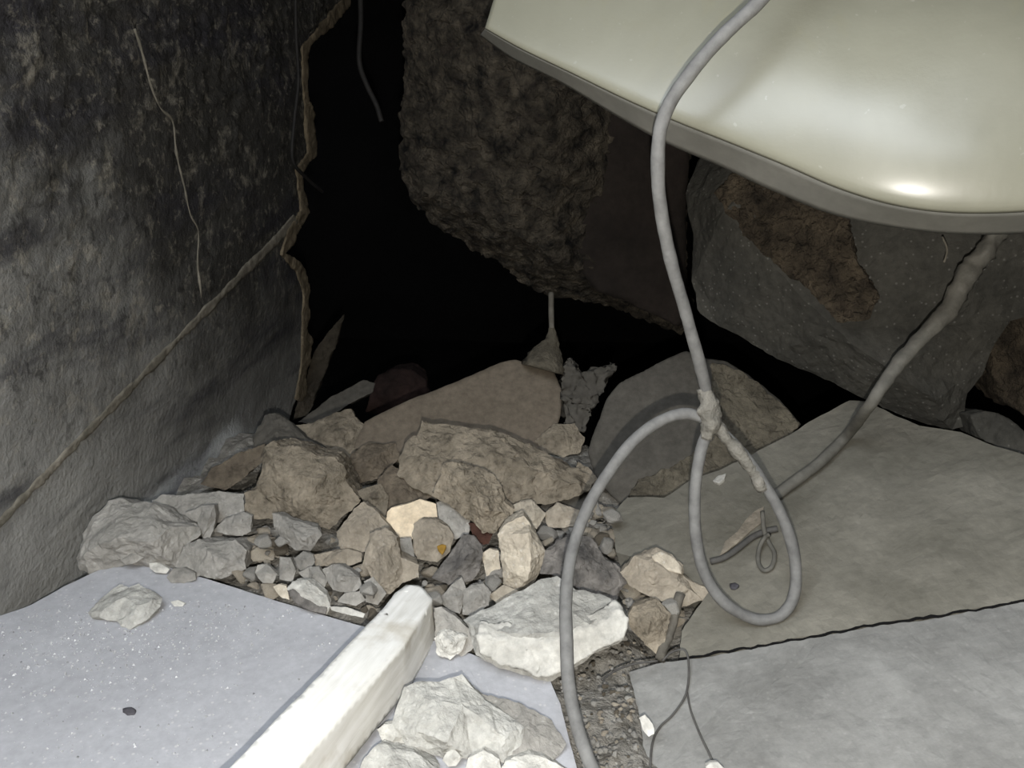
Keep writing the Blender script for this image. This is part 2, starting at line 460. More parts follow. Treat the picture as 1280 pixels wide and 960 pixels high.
# ------------------------------------------------------------------ overhead blocks
chunk('concrete_block', 'huge soot-blackened rough concrete block hanging over the dark gap', 'concrete block',
      [(520, -140), (508, 0), (506, 60), (503, 120), (499, 172), (503, 225), (515, 255), (560, 293), (605, 318), (650, 350), (690, 371), (740, 378), (780, 392), (850, 420), (864, 400), (860, 340), (856, 270), (862, 200), (880, 100), (880, -140)],
      d=1.50, tilt=-4, thick=.5, back=Vector((.05, 1, .25)).normalized(), shrink=.95, mat='sootrough', s=.009, amp=.010, freq=26, flat=True,
      ctrl=[(522, 200, .03), (525, 60, .03), (530, 235, .05), (600, 268, .09), (690, 320, .10), (692, 190, .12), (692, 60, .12), (692, -80, .12), (770, 360, .05), (600, 100, .09)], smooth=1)
chunk('smooth_face', None, None,
      [(684, -140), (688, 60), (700, 200), (716, 330), (745, 366), (790, 380), (850, 412), (864, 395), (858, 330), (862, 200), (880, 60), (880, -140)],
      d=1.415, tilt=-4, thick=.16, back=Vector((.05, 1, .2)).normalized(), shrink=.98, mat='sootsmooth', s=.016, amp=.0035, freq=14, cover=False, parent=COL.objects[-1])
chunk('concrete_block', 'dark grey leaning concrete block under the cream panel, brown aggregate showing', 'concrete block',
      [(857, 242), (872, 205), (900, 150), (1000, 120), (1650, 120), (1650, 380), (1330, 380), (1262, 402), (1238, 440), (1228, 470), (1210, 492), (1206, 512), (1203, 533), (1188, 538), (1150, 528), (1110, 513), (1065, 491),
       (1020, 468), (965, 445), (930, 425), (900, 408), (875, 392), (864, 352), (867, 300)],
      plane=plane3(P(1190, 537, 1.135), P(880, 395, 1.26), P(1200, 200, 1.10)), thick=.10, back=Vector((.1, 1, 0)).normalized(), shrink=.95,
      mat='blockgrey', s=.011, amp=.003, freq=26,
      ctrl=[(905, 262, .07), (968, 336, .08), (1044, 411, .08), (1110, 460, .075), (1168, 500, .05), (1196, 480, .02), (1230, 200, .03), (1000, 190, .07), (1290, 300, .03)], smooth=0, flat=True)
# band of bare aggregate broken out of the block's upper face
AGP = plane3(P(968, 336, 1.145), P(1080, 410, 1.085), P(1040, 200, 1.125))
ag = [o for o in COL.objects if o.name.startswith('concrete_block')][-1]
chunk('aggregate_patch', None, None, [(892, 240), (930, 200), (1010, 215), (1060, 270), (1068, 320), (1100, 372), (1085, 398), (1050, 404), (1000, 352), (960, 326), (925, 290)],
      plane=plane3(P(925, 290, 1.152), P(1075, 400, 1.072), P(1020, 215, 1.10)), thick=.03, shrink=.9, mat='aggregate', s=.006, amp=.006, freq=55, parent=ag, flat=True)
tube('surface_crack', None, None, [onplane(x, y, *plane3(P(925, 290, 1.152), P(1075, 400, 1.072), P(1020, 215, 1.10))) for x, y in [(1178, 296), (1184, 312), (1180, 328)]], .0012, 'wallline', ag, seg=4)
chunk('rubble_stone', 'brown rough stone wedged at the right edge beside the leaning block', 'stone', [(1252, 402), (1300, 385), (1330, 400), (1330, 530), (1285, 525), (1262, 505), (1243, 470), (1240, 430)], d=1.16, tilt=20, thick=.12, mat='aggregate', amp=.006)
chunk('rubble_stone', 'small dark stone tucked under the brown stone at the right edge', 'stone', [(1212, 518), (1232, 512), (1262, 522), (1288, 545), (1300, 575), (1260, 565), (1225, 548)], d=1.08, tilt=35, thick=.06, mat='blockgrey')

# ------------------------------------------------------------------ deep, half-lit pieces
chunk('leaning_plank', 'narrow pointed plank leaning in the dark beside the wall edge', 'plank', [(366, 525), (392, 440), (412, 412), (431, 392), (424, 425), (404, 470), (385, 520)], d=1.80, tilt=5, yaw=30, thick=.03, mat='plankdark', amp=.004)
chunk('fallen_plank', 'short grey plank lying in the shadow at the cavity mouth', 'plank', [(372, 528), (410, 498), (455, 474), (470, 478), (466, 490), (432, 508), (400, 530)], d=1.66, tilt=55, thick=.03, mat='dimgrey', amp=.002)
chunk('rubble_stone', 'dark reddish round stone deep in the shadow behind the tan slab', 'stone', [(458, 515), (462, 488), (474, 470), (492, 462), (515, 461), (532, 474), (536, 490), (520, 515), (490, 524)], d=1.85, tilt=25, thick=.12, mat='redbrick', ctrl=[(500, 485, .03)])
chunk('slab_fragment', 'smooth tan slab fragment rising to a blunt corner under the hanging block', 'slab fragment', [(440, 560), (455, 526), (520, 496), (590, 469), (625, 452), (640, 449), (672, 455), (692, 463), (703, 490), (701, 520), (692, 545), (676, 566), (600, 580), (500, 580)], z=-.02, tilt=52, yaw=4, thick=.09, shrink=.97, mat='tansmooth', s=.010, amp=.002)
chunk('rubble_stone', 'crumbly splintered grey debris lump right of the rod cone', 'stone', [(700, 480), (704, 455), (712, 449), (720, 453), (728, 470), (742, 466), (771, 456), (760, 478), (750, 494), (740, 515), (726, 540), (706, 535)], d=1.40, tilt=35, thick=.06, mat='dimgrey', amp=.010, freq=40, s=.006)
rodp = [P(689, 366, 1.44), P(689, 390, 1.435), P(690, 418, 1.43)]
rod = tube('steel_rod', 'dusty upright steel rod set in a cement cone on the tan slab', 'rod', rodp, .0046, 'rod', seg=5)
tube('cement_cone', None, None, [P(690, 410, 1.43), P(690, 424, 1.43), P(684, 440, 1.43), P(678, 462, 1.43)], .034, 'brokenwarm', rod, sides=18, seg=6, lump=.45, lf=50, taper=lambda u: .15 + .85 * u ** 1.3)
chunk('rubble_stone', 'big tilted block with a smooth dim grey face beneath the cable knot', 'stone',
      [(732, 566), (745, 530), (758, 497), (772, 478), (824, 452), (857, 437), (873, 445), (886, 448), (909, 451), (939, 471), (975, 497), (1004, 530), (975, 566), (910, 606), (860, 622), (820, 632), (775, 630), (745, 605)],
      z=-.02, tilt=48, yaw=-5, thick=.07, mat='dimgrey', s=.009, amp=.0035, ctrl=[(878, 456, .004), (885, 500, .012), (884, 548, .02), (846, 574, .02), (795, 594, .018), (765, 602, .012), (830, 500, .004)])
blk = COL.objects[-1]
bpl = (Z(820, 632, -.02), Vector((math.sin(math.radians(-5)) * math.cos(math.radians(48)), -math.cos(math.radians(-5)) * math.cos(math.radians(48)), math.sin(math.radians(48)))))
chunk('broken_face', None, None, [(890, 452), (909, 454), (939, 473), (972, 498), (1000, 530), (970, 563), (905, 604), (850, 622), (820, 628), (785, 622), (800, 598), (848, 578), (890, 550), (892, 500)],
      plane=(bpl[0] + bpl[1] * .022, bpl[1]), thick=.04, shrink=.95, mat='brokenwarm', s=.007, amp=.005, freq=50, parent=blk, flat=True)

# ------------------------------------------------------------------ right slabs
R2 = plane3(Z(840, 820, .0), Z(765, 640, .015), Z(1200, 540, .14))
chunk('floor_slab', 'large stained concrete slab sloping up to the right under the cable loop', 'slab',
      [(765, 655), (768, 640), (785, 622), (830, 622), (862, 600), (900, 588), (985, 545), (1020, 522), (1062, 501), (1085, 502), (1112, 516), (1150, 532), (1200, 540), (1240, 556), (1300, 575), (1640, 660), (1640, 690), (1280, 750), (1200, 764),
       (1100, 778), (1050, 788), (985, 800), (920, 811), (848, 823), (852, 790), (872, 762), (890, 735), (800, 700), (770, 690)],
      plane=R2, thick=.07, shrink=.99, mat='rslab', s=.012, amp=.0016, freq=22, smooth=0, flat=True)
R1 = plane3(onplane(848, 824, *R2), onplane(1280, 752, *R2), Z(1000, 960, .012))
chunk('floor_slab', 'dusty pale slab in the right foreground below the long crack', 'slab',
      [(786, 839), (832, 827), (848, 826), (920, 814), (985, 803), (1050, 791), (1100, 781), (1200, 767), (1280, 753), (1640, 694), (1700, 1080), (790, 1080), (800, 985), (803, 925), (797, 885)],
      plane=R1, thick=.07, shrink=.99, mat='rslab2', s=.012, amp=.0016, freq=22, smooth=0, flat=True)

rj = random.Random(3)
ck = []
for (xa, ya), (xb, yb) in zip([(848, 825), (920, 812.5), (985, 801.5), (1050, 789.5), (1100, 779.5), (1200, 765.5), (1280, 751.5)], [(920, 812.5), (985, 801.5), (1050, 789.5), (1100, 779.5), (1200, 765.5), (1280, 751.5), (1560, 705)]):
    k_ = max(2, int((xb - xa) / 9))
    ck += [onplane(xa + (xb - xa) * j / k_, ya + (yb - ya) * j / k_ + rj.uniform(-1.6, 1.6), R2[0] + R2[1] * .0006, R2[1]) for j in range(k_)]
tube('crack_shade', None, None, ck, .0013, 'soot', COL.objects[-1], seg=2, sides=6, lump=.5, lf=120)  # black tube stands for the shade in the narrow crack

# ------------------------------------------------------------------ foreground slab
chunk('floor_slab', 'wide smooth blue-grey dusty slab filling the left foreground', 'slab',
      [(-160, 840), (-60, 795), (0, 770), (40, 755), (80, 733), (125, 712), (160, 704), (180, 701), (250, 721), (330, 746), (400, 768), (470, 787), (540, 800), (590, 818), (640, 838), (688, 852), (700, 880), (712, 930), (735, 1010), (735, 1080), (-160, 1080)],
      plane=(Vector((0, 0, 0)), Vector((0, 0, 1))), thick=.09, shrink=1.0, mat='slab', s=.013, amp=.0008, freq=18, cover=False, smooth=0, flat=True)

# ------------------------------------------------------------------ named stones:  name label rim z tilt mat ctrl
def st(label, rim, z=0.0, tilt=45, mat='grey', ctrl=(), thick=None, **kw):
    return chunk('rubble_stone', label, 'stone', rim, z=z, tilt=tilt, mat=mat, ctrl=ctrl, thick=thick, group='loose rubble stones', **dict(dict(flat=True, smooth=0), **kw))

# back rows
st('wide rough tan slab-like stone in the middle of the rubble', [(498, 575), (502, 558), (512, 548), (523, 545), (527, 527), (545, 529), (575, 532), (610, 536), (640, 546), (680, 566), (722, 586), (745, 602), (735, 616), (700, 626), (660, 630), (610, 640), (550, 625), (500, 598)], .01, 48, 'tan', [(540, 580, .02), (620, 570, .02), (690, 595, .015)], .07, amp=.006, freq=30)
st('tan lumpy stone leaning on the front of the wide tan stone', [(540, 618), (555, 580), (575, 578), (601, 585), (615, 591), (627, 606), (632, 626), (643, 638), (640, 648), (622, 664), (604, 664), (585, 648), (565, 632)], .028, 38, 'tan', [(590, 605, .02), (610, 635, .025)], .03, amp=.005)
st('big square-shouldered tan stone near the wall foot', [(302, 640), (304, 618), (321, 612), (322, 598), (330, 559), (341, 551), (355, 558), (379, 561), (387, 567), (420, 572), (430, 584), (434, 600), (451, 626), (424, 650), (414, 662), (381, 656), (351, 646), (318, 650)], .0, 36, 'tan', [(350, 590, .02), (400, 600, .022), (380, 630, .02)], .10, amp=.005, freq=30)
st('dim grey broken stone behind the square tan stone', [(316, 545), (330, 519), (343, 516), (365, 529), (381, 545), (406, 560), (426, 574), (410, 592), (345, 592), (322, 570)], -.01, 45, 'dimgrey', [(350, 545, .02)], .03)
st('ochre tan jagged stone below the fallen plank', [(366, 532), (393, 529), (418, 515), (440, 511), (443, 521), (456, 531), (458, 552), (444, 570), (430, 582), (400, 575), (378, 552)], -.03, 42, 'tan', [(425, 540, .02)], .04)
st('rounded brown stone right of the ochre jagged stone', [(428, 584), (442, 564), (460, 553), (495, 555), (500, 571), (486, 586), (472, 600), (445, 606), (432, 598)], -.01, 45, 'brown', [(462, 575, .02)])
st('small tan corner stone right of the square tan stone', [(446, 614), (476, 604), (486, 622), (482, 650), (462, 640)], 0, 40, 'tan', [(466, 622, .008)])
st('flat brown stone behind the cream stone', [(472, 600), (491, 582), (519, 598), (545, 618), (524, 632), (495, 640), (480, 648), (476, 622)], 0, 48, 'brown', [(505, 612, .01)])
st('small tan lump at the right foot of the tan slab fragment', [(668, 550), (692, 530), (718, 530), (731, 547), (726, 566), (703, 572), (680, 566)], -.01, 42, 'tan', [(700, 548, .012)])
st('tan end piece right of the wide tan stone', [(712, 604), (722, 578), (736, 585), (748, 600), (738, 620), (716, 618)], 0.01, 42, 'tan')
st('flat greenish grey stone under the wide tan stone', [(670, 636), (697, 616), (724, 612), (740, 620), (726, 642), (690, 642)], 0, 52, 'dimgrey')
st('thin greenish grey slab leaning at the wall foot', [(250, 606), (268, 582), (300, 566), (332, 554), (330, 575), (300, 602), (280, 614)], 0.0, 40, 'brown', thick=.03)
# left cluster
st('big hollow-fronted grey stone against the foot of the left wall', [(134, 626), (148, 622), (164, 627), (190, 629), (204, 635), (221, 648), (247, 660), (252, 670), (232, 682), (222, 710), (185, 708), (150, 708), (131, 712), (112, 719), (99, 711), (98, 697), (102, 667), (113, 650)], -.005, 50, 'grey', [(108, 690, .022), (126, 680, .036), (150, 672, .042), (190, 678, .042), (226, 680, .028), (150, 640, .014), (190, 650, .024), (215, 660, .022)], .06, amp=.004)
st('flat grey stone lying behind the hollow-fronted stone', [(190, 628), (202, 619), (225, 619), (277, 614), (303, 617), (305, 642), (279, 652), (250, 658), (221, 655), (205, 640)], .01, 50, 'grey', [(250, 632, .008)])
st('pale wedge stone standing above the rounded grey slab stone', [(231, 642), (253, 632), (268, 631), (270, 648), (262, 678), (253, 673), (247, 652)], .015, 35, 'grey', [(262, 645, .008)])
st('pale angular stone left of the square tan stone', [(266, 664), (282, 647), (305, 640), (315, 645), (314, 664), (303, 670), (284, 668)], .015, 42, 'grey', [(298, 652, .01)])
st('rounded grey slab stone at the back edge of the left slab', [(221, 708), (230, 683), (249, 674), (263, 677), (296, 676), (308, 688), (307, 711), (284, 722), (268, 724), (244, 719)], .0, 48, 'grey', [(262, 692, .014), (285, 700, .014)], .06)
st('small pale chip below the hollow-fronted stone', [(150, 691), (165, 689), (178, 691), (183, 695), (170, 703), (157, 706), (151, 700)], .012, 40, 'grey', [(165, 695, .005)])
st('bright white plaster bit at the back of the left slab', [(187, 704), (197, 703), (212, 711), (208, 717), (195, 716), (187, 710)], .004, 45, 'white', [(198, 709, .004)])
st('low grey pebble right of the bright white plaster bit', [(208, 722), (216, 711), (230, 709), (244, 716), (245, 725), (230, 729), (214, 728)], .001, 45, 'grey', [(228, 717, .008)])
st('flat diamond-shaped grey stone lying on the left slab', [(109, 766), (128, 747), (143, 733), (150, 730), (160, 735), (174, 730), (183, 735), (193, 739), (204, 748), (202, 757), (184, 776), (163, 787), (150, 783), (146, 777), (115, 772)], .001, 72, 'palegrey', [(155, 745, .010), (190, 750, .010), (165, 770, .010), (128, 764, .007), (172, 757, .012)], .01, cover=False, back=Vector((0, .3, -1)), amp=.002)
st('tiny white plaster flake right of the diamond-shaped stone', [(213, 752), (222, 750), (232, 754), (228, 758), (218, 758)], .001, 60, 'white', thick=.006)
# middle cluster
st('pale wedge-shaped stone in front of the square tan stone', [(341, 641), (350, 643), (369, 651), (397, 659), (402, 668), (393, 682), (387, 688), (369, 688), (352, 674), (343, 659)], .008, 42, 'grey', [(362, 660, .012), (380, 676, .014), (395, 668, .004)])
st('pointed grey stone right of the pale wedge-shaped stone', [(420, 664), (440, 639), (454, 627), (462, 633), (474, 643), (496, 668), (480, 676), (460, 690), (426, 688)], .008, 40, 'warmgrey', [(454, 655, .012)])
st('upright pale warm stone left of the timber tip', [(454, 704), (462, 668), (482, 659), (496, 672), (500, 697), (523, 706), (524, 721), (504, 728), (488, 744), (470, 740), (462, 718)], .004, 36, 'warmgrey', [(478, 685, .016), (485, 715, .018)])
st('smooth cream-coloured stone with a square notch', [(484, 640), (489, 635), (503, 632), (525, 624), (545, 630), (547, 652), (520, 660), (515, 674), (497, 672), (482, 653)], .012, 40, 'cream', [(515, 642, .006)], amp=.001)
st('smooth grey stone right of the cream stone', [(545, 628), (558, 624), (572, 630), (588, 648), (587, 668), (569, 674), (550, 664)], .012, 42, 'grey', [(566, 648, .008)])
st('grey stone with a yellow ochre spot', [(516, 656), (525, 649), (543, 649), (562, 659), (568, 671), (562, 690), (547, 703), (521, 699), (515, 681)], .006, 38, 'warmgrey', [(540, 672, .014)])
yp = COL.objects[-1]
chunk('ochre_spot', None, None, [(545, 682), (552, 679), (559, 681), (557, 688), (553, 695), (548, 690)], plane=(Z(547, 703, .006) + Vector((0, -math.cos(math.radians(38)), math.sin(math.radians(38)))) * .0125, Vector((0, -math.cos(math.radians(38)), math.sin(math.radians(38))))), thick=.006, mat='yellow', amp=.0006, parent=yp)
st('dark slate-coloured triangular stone behind the timber tip', [(541, 722), (556, 700), (568, 684), (579, 669), (593, 670), (603, 682), (601, 712), (591, 728), (560, 731)], .003, 42, 'slate', [(585, 695, .014), (570, 712, .010)])
st('small maroon tile fragment in the middle of the rubble', [(586, 654), (600, 654), (618, 663), (611, 680), (600, 682), (592, 672)], .012, 40, 'maroon', amp=.0008)
st('little grey cylinder-like stone beside the ochre-spotted stone', [(497, 673), (514, 672), (518, 697), (509, 706), (499, 693)], .008, 35, 'grey', [(507, 687, .006)])
st('round pale pebble below the pale wedge-shaped stone', [(367, 698), (379, 689), (391, 693), (394, 702), (387, 711), (375, 713)], .006, 42, 'grey', [(380, 700, .009)])
st('pale angular pebble nearest the back edge of the left slab', [(319, 716), (322, 706), (334, 705), (347, 718), (341, 729), (328, 729)], .004, 42, 'grey', [(333, 716, .009)])
st('grey pebble between two pale pebbles in the rubble', [(349, 696), (363, 697), (370, 714), (366, 727), (349, 724)], .004, 42, 'grey', [(358, 709, .008)])
st('long low warm stone below the pointed grey stone', [(392, 694), (415, 689), (434, 686), (452, 691), (451, 702), (434, 708), (395, 708)], .006, 45, 'warmgrey', [(420, 696, .008)])
st('egg-shaped grey stone in front of the long low stone', [(402, 712), (415, 706), (428, 706), (450, 722), (453, 734), (438, 742), (416, 738)], .002, 42, 'grey', [(428, 720, .012)])
st('broken stone with white top and dark side beside the slab edge', [(358, 735), (367, 726), (385, 725), (409, 745), (414, 757), (409, 768), (390, 763), (372, 755)], .0, 38, 'white', [(378, 738, .012), (398, 752, .012)])
tp = COL.objects[-1]
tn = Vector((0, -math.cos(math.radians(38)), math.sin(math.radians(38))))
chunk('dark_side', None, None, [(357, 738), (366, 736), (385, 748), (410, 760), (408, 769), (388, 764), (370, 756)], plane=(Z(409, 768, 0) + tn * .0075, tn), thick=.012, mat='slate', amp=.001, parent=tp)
st('thin white strip lying beside the slab edge', [(412, 758), (434, 759), (456, 767), (454, 772), (434, 768), (414, 763)], .002, 55, 'white', thick=.006, amp=.0005)
st('small cream chip left of the white-topped stone', [(341, 733), (349, 730), (358, 732), (362, 750), (350, 746)], .001, 40, 'pale')
st('grey stone between the round pebble and the egg-shaped stone', [(373, 716), (385, 709), (398, 708), (410, 726), (405, 734), (387, 729)], .003, 42, 'grey', [(392, 719, .008)])
st('low grey chip left of the timber', [(421, 752), (430, 742), (450, 739), (457, 750), (445, 757)], .001, 48, 'grey')
st('grey chip tucked beneath the upright pale warm stone', [(455, 727), (466, 721), (483, 742), (472, 756), (458, 752)], .001, 42, 'grey', [(468, 738, .006)])
# centre right cluster
st('upright pale block standing on end in the middle', [(622, 668), (633, 654), (655, 644), (662, 653), (682, 690), (674, 718), (665, 733), (647, 739), (630, 731), (625, 690)], .003, 30, 'pale', [(636, 668, .010), (660, 668, .020), (664, 700, .024), (660, 724, .020), (638, 715, .012)], .05, amp=.002)
st('small pale cube-like stone behind the upright pale block', [(636, 634), (650, 627), (664, 624), (682, 642), (671, 662), (656, 656)], .012, 38, 'pale', [(668, 641, .010)])
st('squat warm grey stone below the flat greenish stone', [(680, 642), (697, 628), (724, 638), (722, 658), (686, 660)], .01, 42, 'warmgrey', [(705, 640, .008)])
st('dark soot-smeared crumpled stone behind the cable', [(676, 714), (681, 690), (709, 670), (737, 673), (754, 693), (773, 707), (784, 724), (768, 752), (735, 744), (712, 728)], .003, 45, 'slate', [(720, 695, .014), (755, 722, .014)], amp=.004)
st('large pale flat-topped stone with a white broken front', [(579, 773), (616, 757), (647, 740), (681, 724), (697, 721), (720, 738), (754, 743), (773, 756), (786, 772), (781, 798), (748, 816), (709, 840), (684, 851), (664, 846), (624, 834), (594, 818), (587, 792)], .001, 56, 'palegrey', [(600, 788, .020), (652, 794, .024), (697, 791, .024), (737, 780, .024), (774, 761, .018), (680, 745, .008)], .05, amp=.003, s=.006)
wf = COL.objects[-1]
n56 = Vector((0, -math.cos(math.radians(56)), math.sin(math.radians(56))))
N56 = lambda x, y, h: onplane(x, y, Z(684, 851, .001) + n56 * h, n56)
t56 = 0; fn = Vector((.08, -math.cos(math.radians(22)), math.sin(math.radians(22)))).normalized()
chunk('broken_front', None, None, [(592, 793), (652, 799), (697, 796), (737, 785), (776, 765), (786, 774), (780, 798), (748, 815), (709, 838), (684, 849), (664, 844), (624, 832), (597, 815)],
      plane=plane3(CAM + (Z(684, 849, .003) - CAM) * .985, N56(600, 790, .027), N56(770, 768, .027)),
      thick=.02, back=Vector((0, 1, .1)), shrink=.95, mat='white', amp=.0035, freq=45, s=.005, parent=wf)
st('angular stone with a pale cap at the tip of the stained slab', [(775, 714), (793, 696), (821, 686), (838, 692), (853, 707), (854, 719), (888, 738), (879, 750), (852, 758), (815, 748), (788, 732)], .012, 46, 'warmgrey', [(820, 705, .014), (845, 725, .012)])
cp = COL.objects[-1]
n46 = Vector((0, -math.cos(math.radians(46)), math.sin(math.radians(46))))
chunk('pale_cap', None, None, [(812, 694), (826, 688), (838, 693), (853, 707), (853, 718), (836, 714), (822, 706)], plane=(Z(852, 758, .012) + n46 * .0115, n46), thick=.01, mat='pale', amp=.001, parent=cp)
st('tan lumpy stone between the two right slabs', [(785, 770), (793, 757), (821, 748), (838, 766), (833, 798), (822, 818), (806, 806), (788, 786)], .0, 42, 'tan', [(812, 778, .014)])
st('pointed grey pebble right of the timber tip', [(550, 748), (564, 732), (577, 721), (585, 741), (575, 768), (558, 762)], .001, 40, 'grey', [(570, 745, .008)])
st('rounded grey pebble above the large flat-topped stone', [(580, 738), (590, 731), (605, 729), (614, 741), (611, 757), (590, 770), (578, 768)], .003, 42, 'grey', [(596, 746, .009)])
st('grey stone beside the splintered end of the timber', [(542, 760), (552, 759), (570, 772), (585, 786), (592, 810), (578, 820), (545, 806)], .001, 48, 'grey', [(562, 786, .006)], .02)
st('lumpy bright white plaster lump by the timber end', [(542, 798), (550, 790), (566, 788), (583, 797), (578, 815), (562, 824), (547, 819)], .004, 40, 'white', [(562, 802, .010)], amp=.003)
st('small pale stone left of the upright block', [(602, 692), (612, 686), (623, 688), (626, 713), (608, 720)], .004, 38, 'pale', [(614, 702, .006)])
st('little pale chip at the foot of the upright block', [(611, 744), (630, 731), (648, 739), (638, 750), (622, 756)], .003, 45, 'pale')
# foreground right of the timber
st('broad pale rough stone in the front centre', [(490, 908), (498, 880), (505, 860), (524, 853), (550, 854), (567, 850), (577, 844), (592, 859), (611, 875), (639, 894), (658, 909), (653, 932), (632, 953), (592, 948), (552, 946), (510, 938)], .003, 58, 'palegrey', [(530, 875, .012), (580, 880, .014), (625, 915, .014), (560, 925, .020), (520, 915, .014)], .03, amp=.003, s=.006)
st('thin grey slab fragment under the right end of the front centre stone', [(596, 866), (612, 868), (649, 880), (690, 900), (708, 930), (694, 950), (640, 958), (620, 930)], .001, 70, 'grey', [(660, 915, .006)], .02, cover=False)
st('small white lump pressed against the timber side', [(472, 912), (480, 905), (493, 904), (511, 924), (515, 940), (484, 940)], .004, 45, 'white', [(494, 920, .008)])
st('pale stone cut by the bottom edge beside the timber', [(445, 972), (456, 948), (472, 931), (518, 941), (551, 962), (548, 985), (450, 990)], .002, 52, 'palegrey', [(500, 960, .012)], .03)
st('small white bead-like stone in front of the front centre stone', [(553, 950), (558, 940), (567, 936), (578, 947), (570, 957), (560, 958)], .006, 42, 'white', [(565, 947, .005)])
st('rounded white lump at the bottom edge', [(580, 968), (586, 948), (605, 938), (624, 949), (630, 968), (620, 985), (590, 985)], .002, 45, 'white', [(605, 960, .010)])
st('flat white stone at the bottom edge left of the cable', [(626, 968), (632, 951), (661, 942), (682, 947), (712, 966), (700, 990), (640, 990)], .002, 58, 'white', [(668, 965, .008)], .03)
st('small bright white sliver at the corner of the front right slab', [(799, 897), (806, 893), (816, 905), (818, 917), (811, 921), (803, 912)], .004, 50, 'white', thick=.006, amp=.001)
st('little white pebble at the bottom edge on the front right slab', [(882, 958), (888, 953), (898, 953), (905, 960), (900, 968), (886, 968)], .010, 45, 'white', [(893, 959, .003)], amp=.0008)
chunk('stone_chip', 'small flat dark chip lying alone on the left slab', 'stone', [(152, 885), (163, 883), (170, 887), (169, 894), (158, 895), (152, 891)], z=.001, tilt=70, thick=.006, mat='chip', amp=.0005)
chunk('stone_chip', 'tiny dark mark standing for a shaded pit in the stained slab inside the cable loop', 'stone', [(911, 729), (919, 727), (925, 731), (919, 735), (912, 735)], plane=(R2[0] + R2[1] * .004, R2[1]), thick=.005, mat='chip', amp=.0004)  # dark sliver put in for the shade of a small pit
chunk('plaster_flake', 'thin pale plaster flake lying against the small dark cable inside the loop', 'flake', [(898, 697), (906, 676), (922, 664), (932, 648), (946, 636), (955, 632), (954, 652), (938, 664), (920, 680)], plane=(R2[0] + R2[1] * .003, R2[1]), thick=.004, mat='warmgrey', amp=.0006, flat=True)
chunk('plaster_flake', 'small white plaster chip on the upper edge of the stained slab below the knot', 'flake', [(890, 601), (897, 594), (908, 591), (906, 598), (898, 604)], plane=(R2[0] + R2[1] * .005, R2[1]), thick=.006, mat='white', amp=.0005, flat=True)
tube('steel_rod', 'short dusty rod leaning between the two right slabs', 'rod', [Z(824, 824, .0), P(838, 785, .935), P(850, 742, .95)], .0055, 'rod', seg=6, lump=.35, lf=50)

# ------------------------------------------------------------------ timber beam
zf, zn = .045, .072
bp_ = plane3(Z(508, 730, zf), Z(538, 745, zf), Z(371, 960, zn))
beam = chunk('timber_beam', 'whitewashed timber beam with a splintered end lying on the left slab', 'beam',
      [(180, 1070), (286, 960), (400, 843), (480, 759), (494, 741), (508, 731), (524, 731), (530, 736), (540, 748), (528, 770), (505, 806), (440, 880), (371, 960), (275, 1070)],
      plane=bp_, thick=.05, back=Vector((.05, -.06, -1)).normalized(), shrink=1.0, mat='beam', s=.007, amp=.0013, freq=30, smooth=0, ampf=lambda p: .5 + 2.2 * max(0, min(1, (p.y - .80) * 12)))

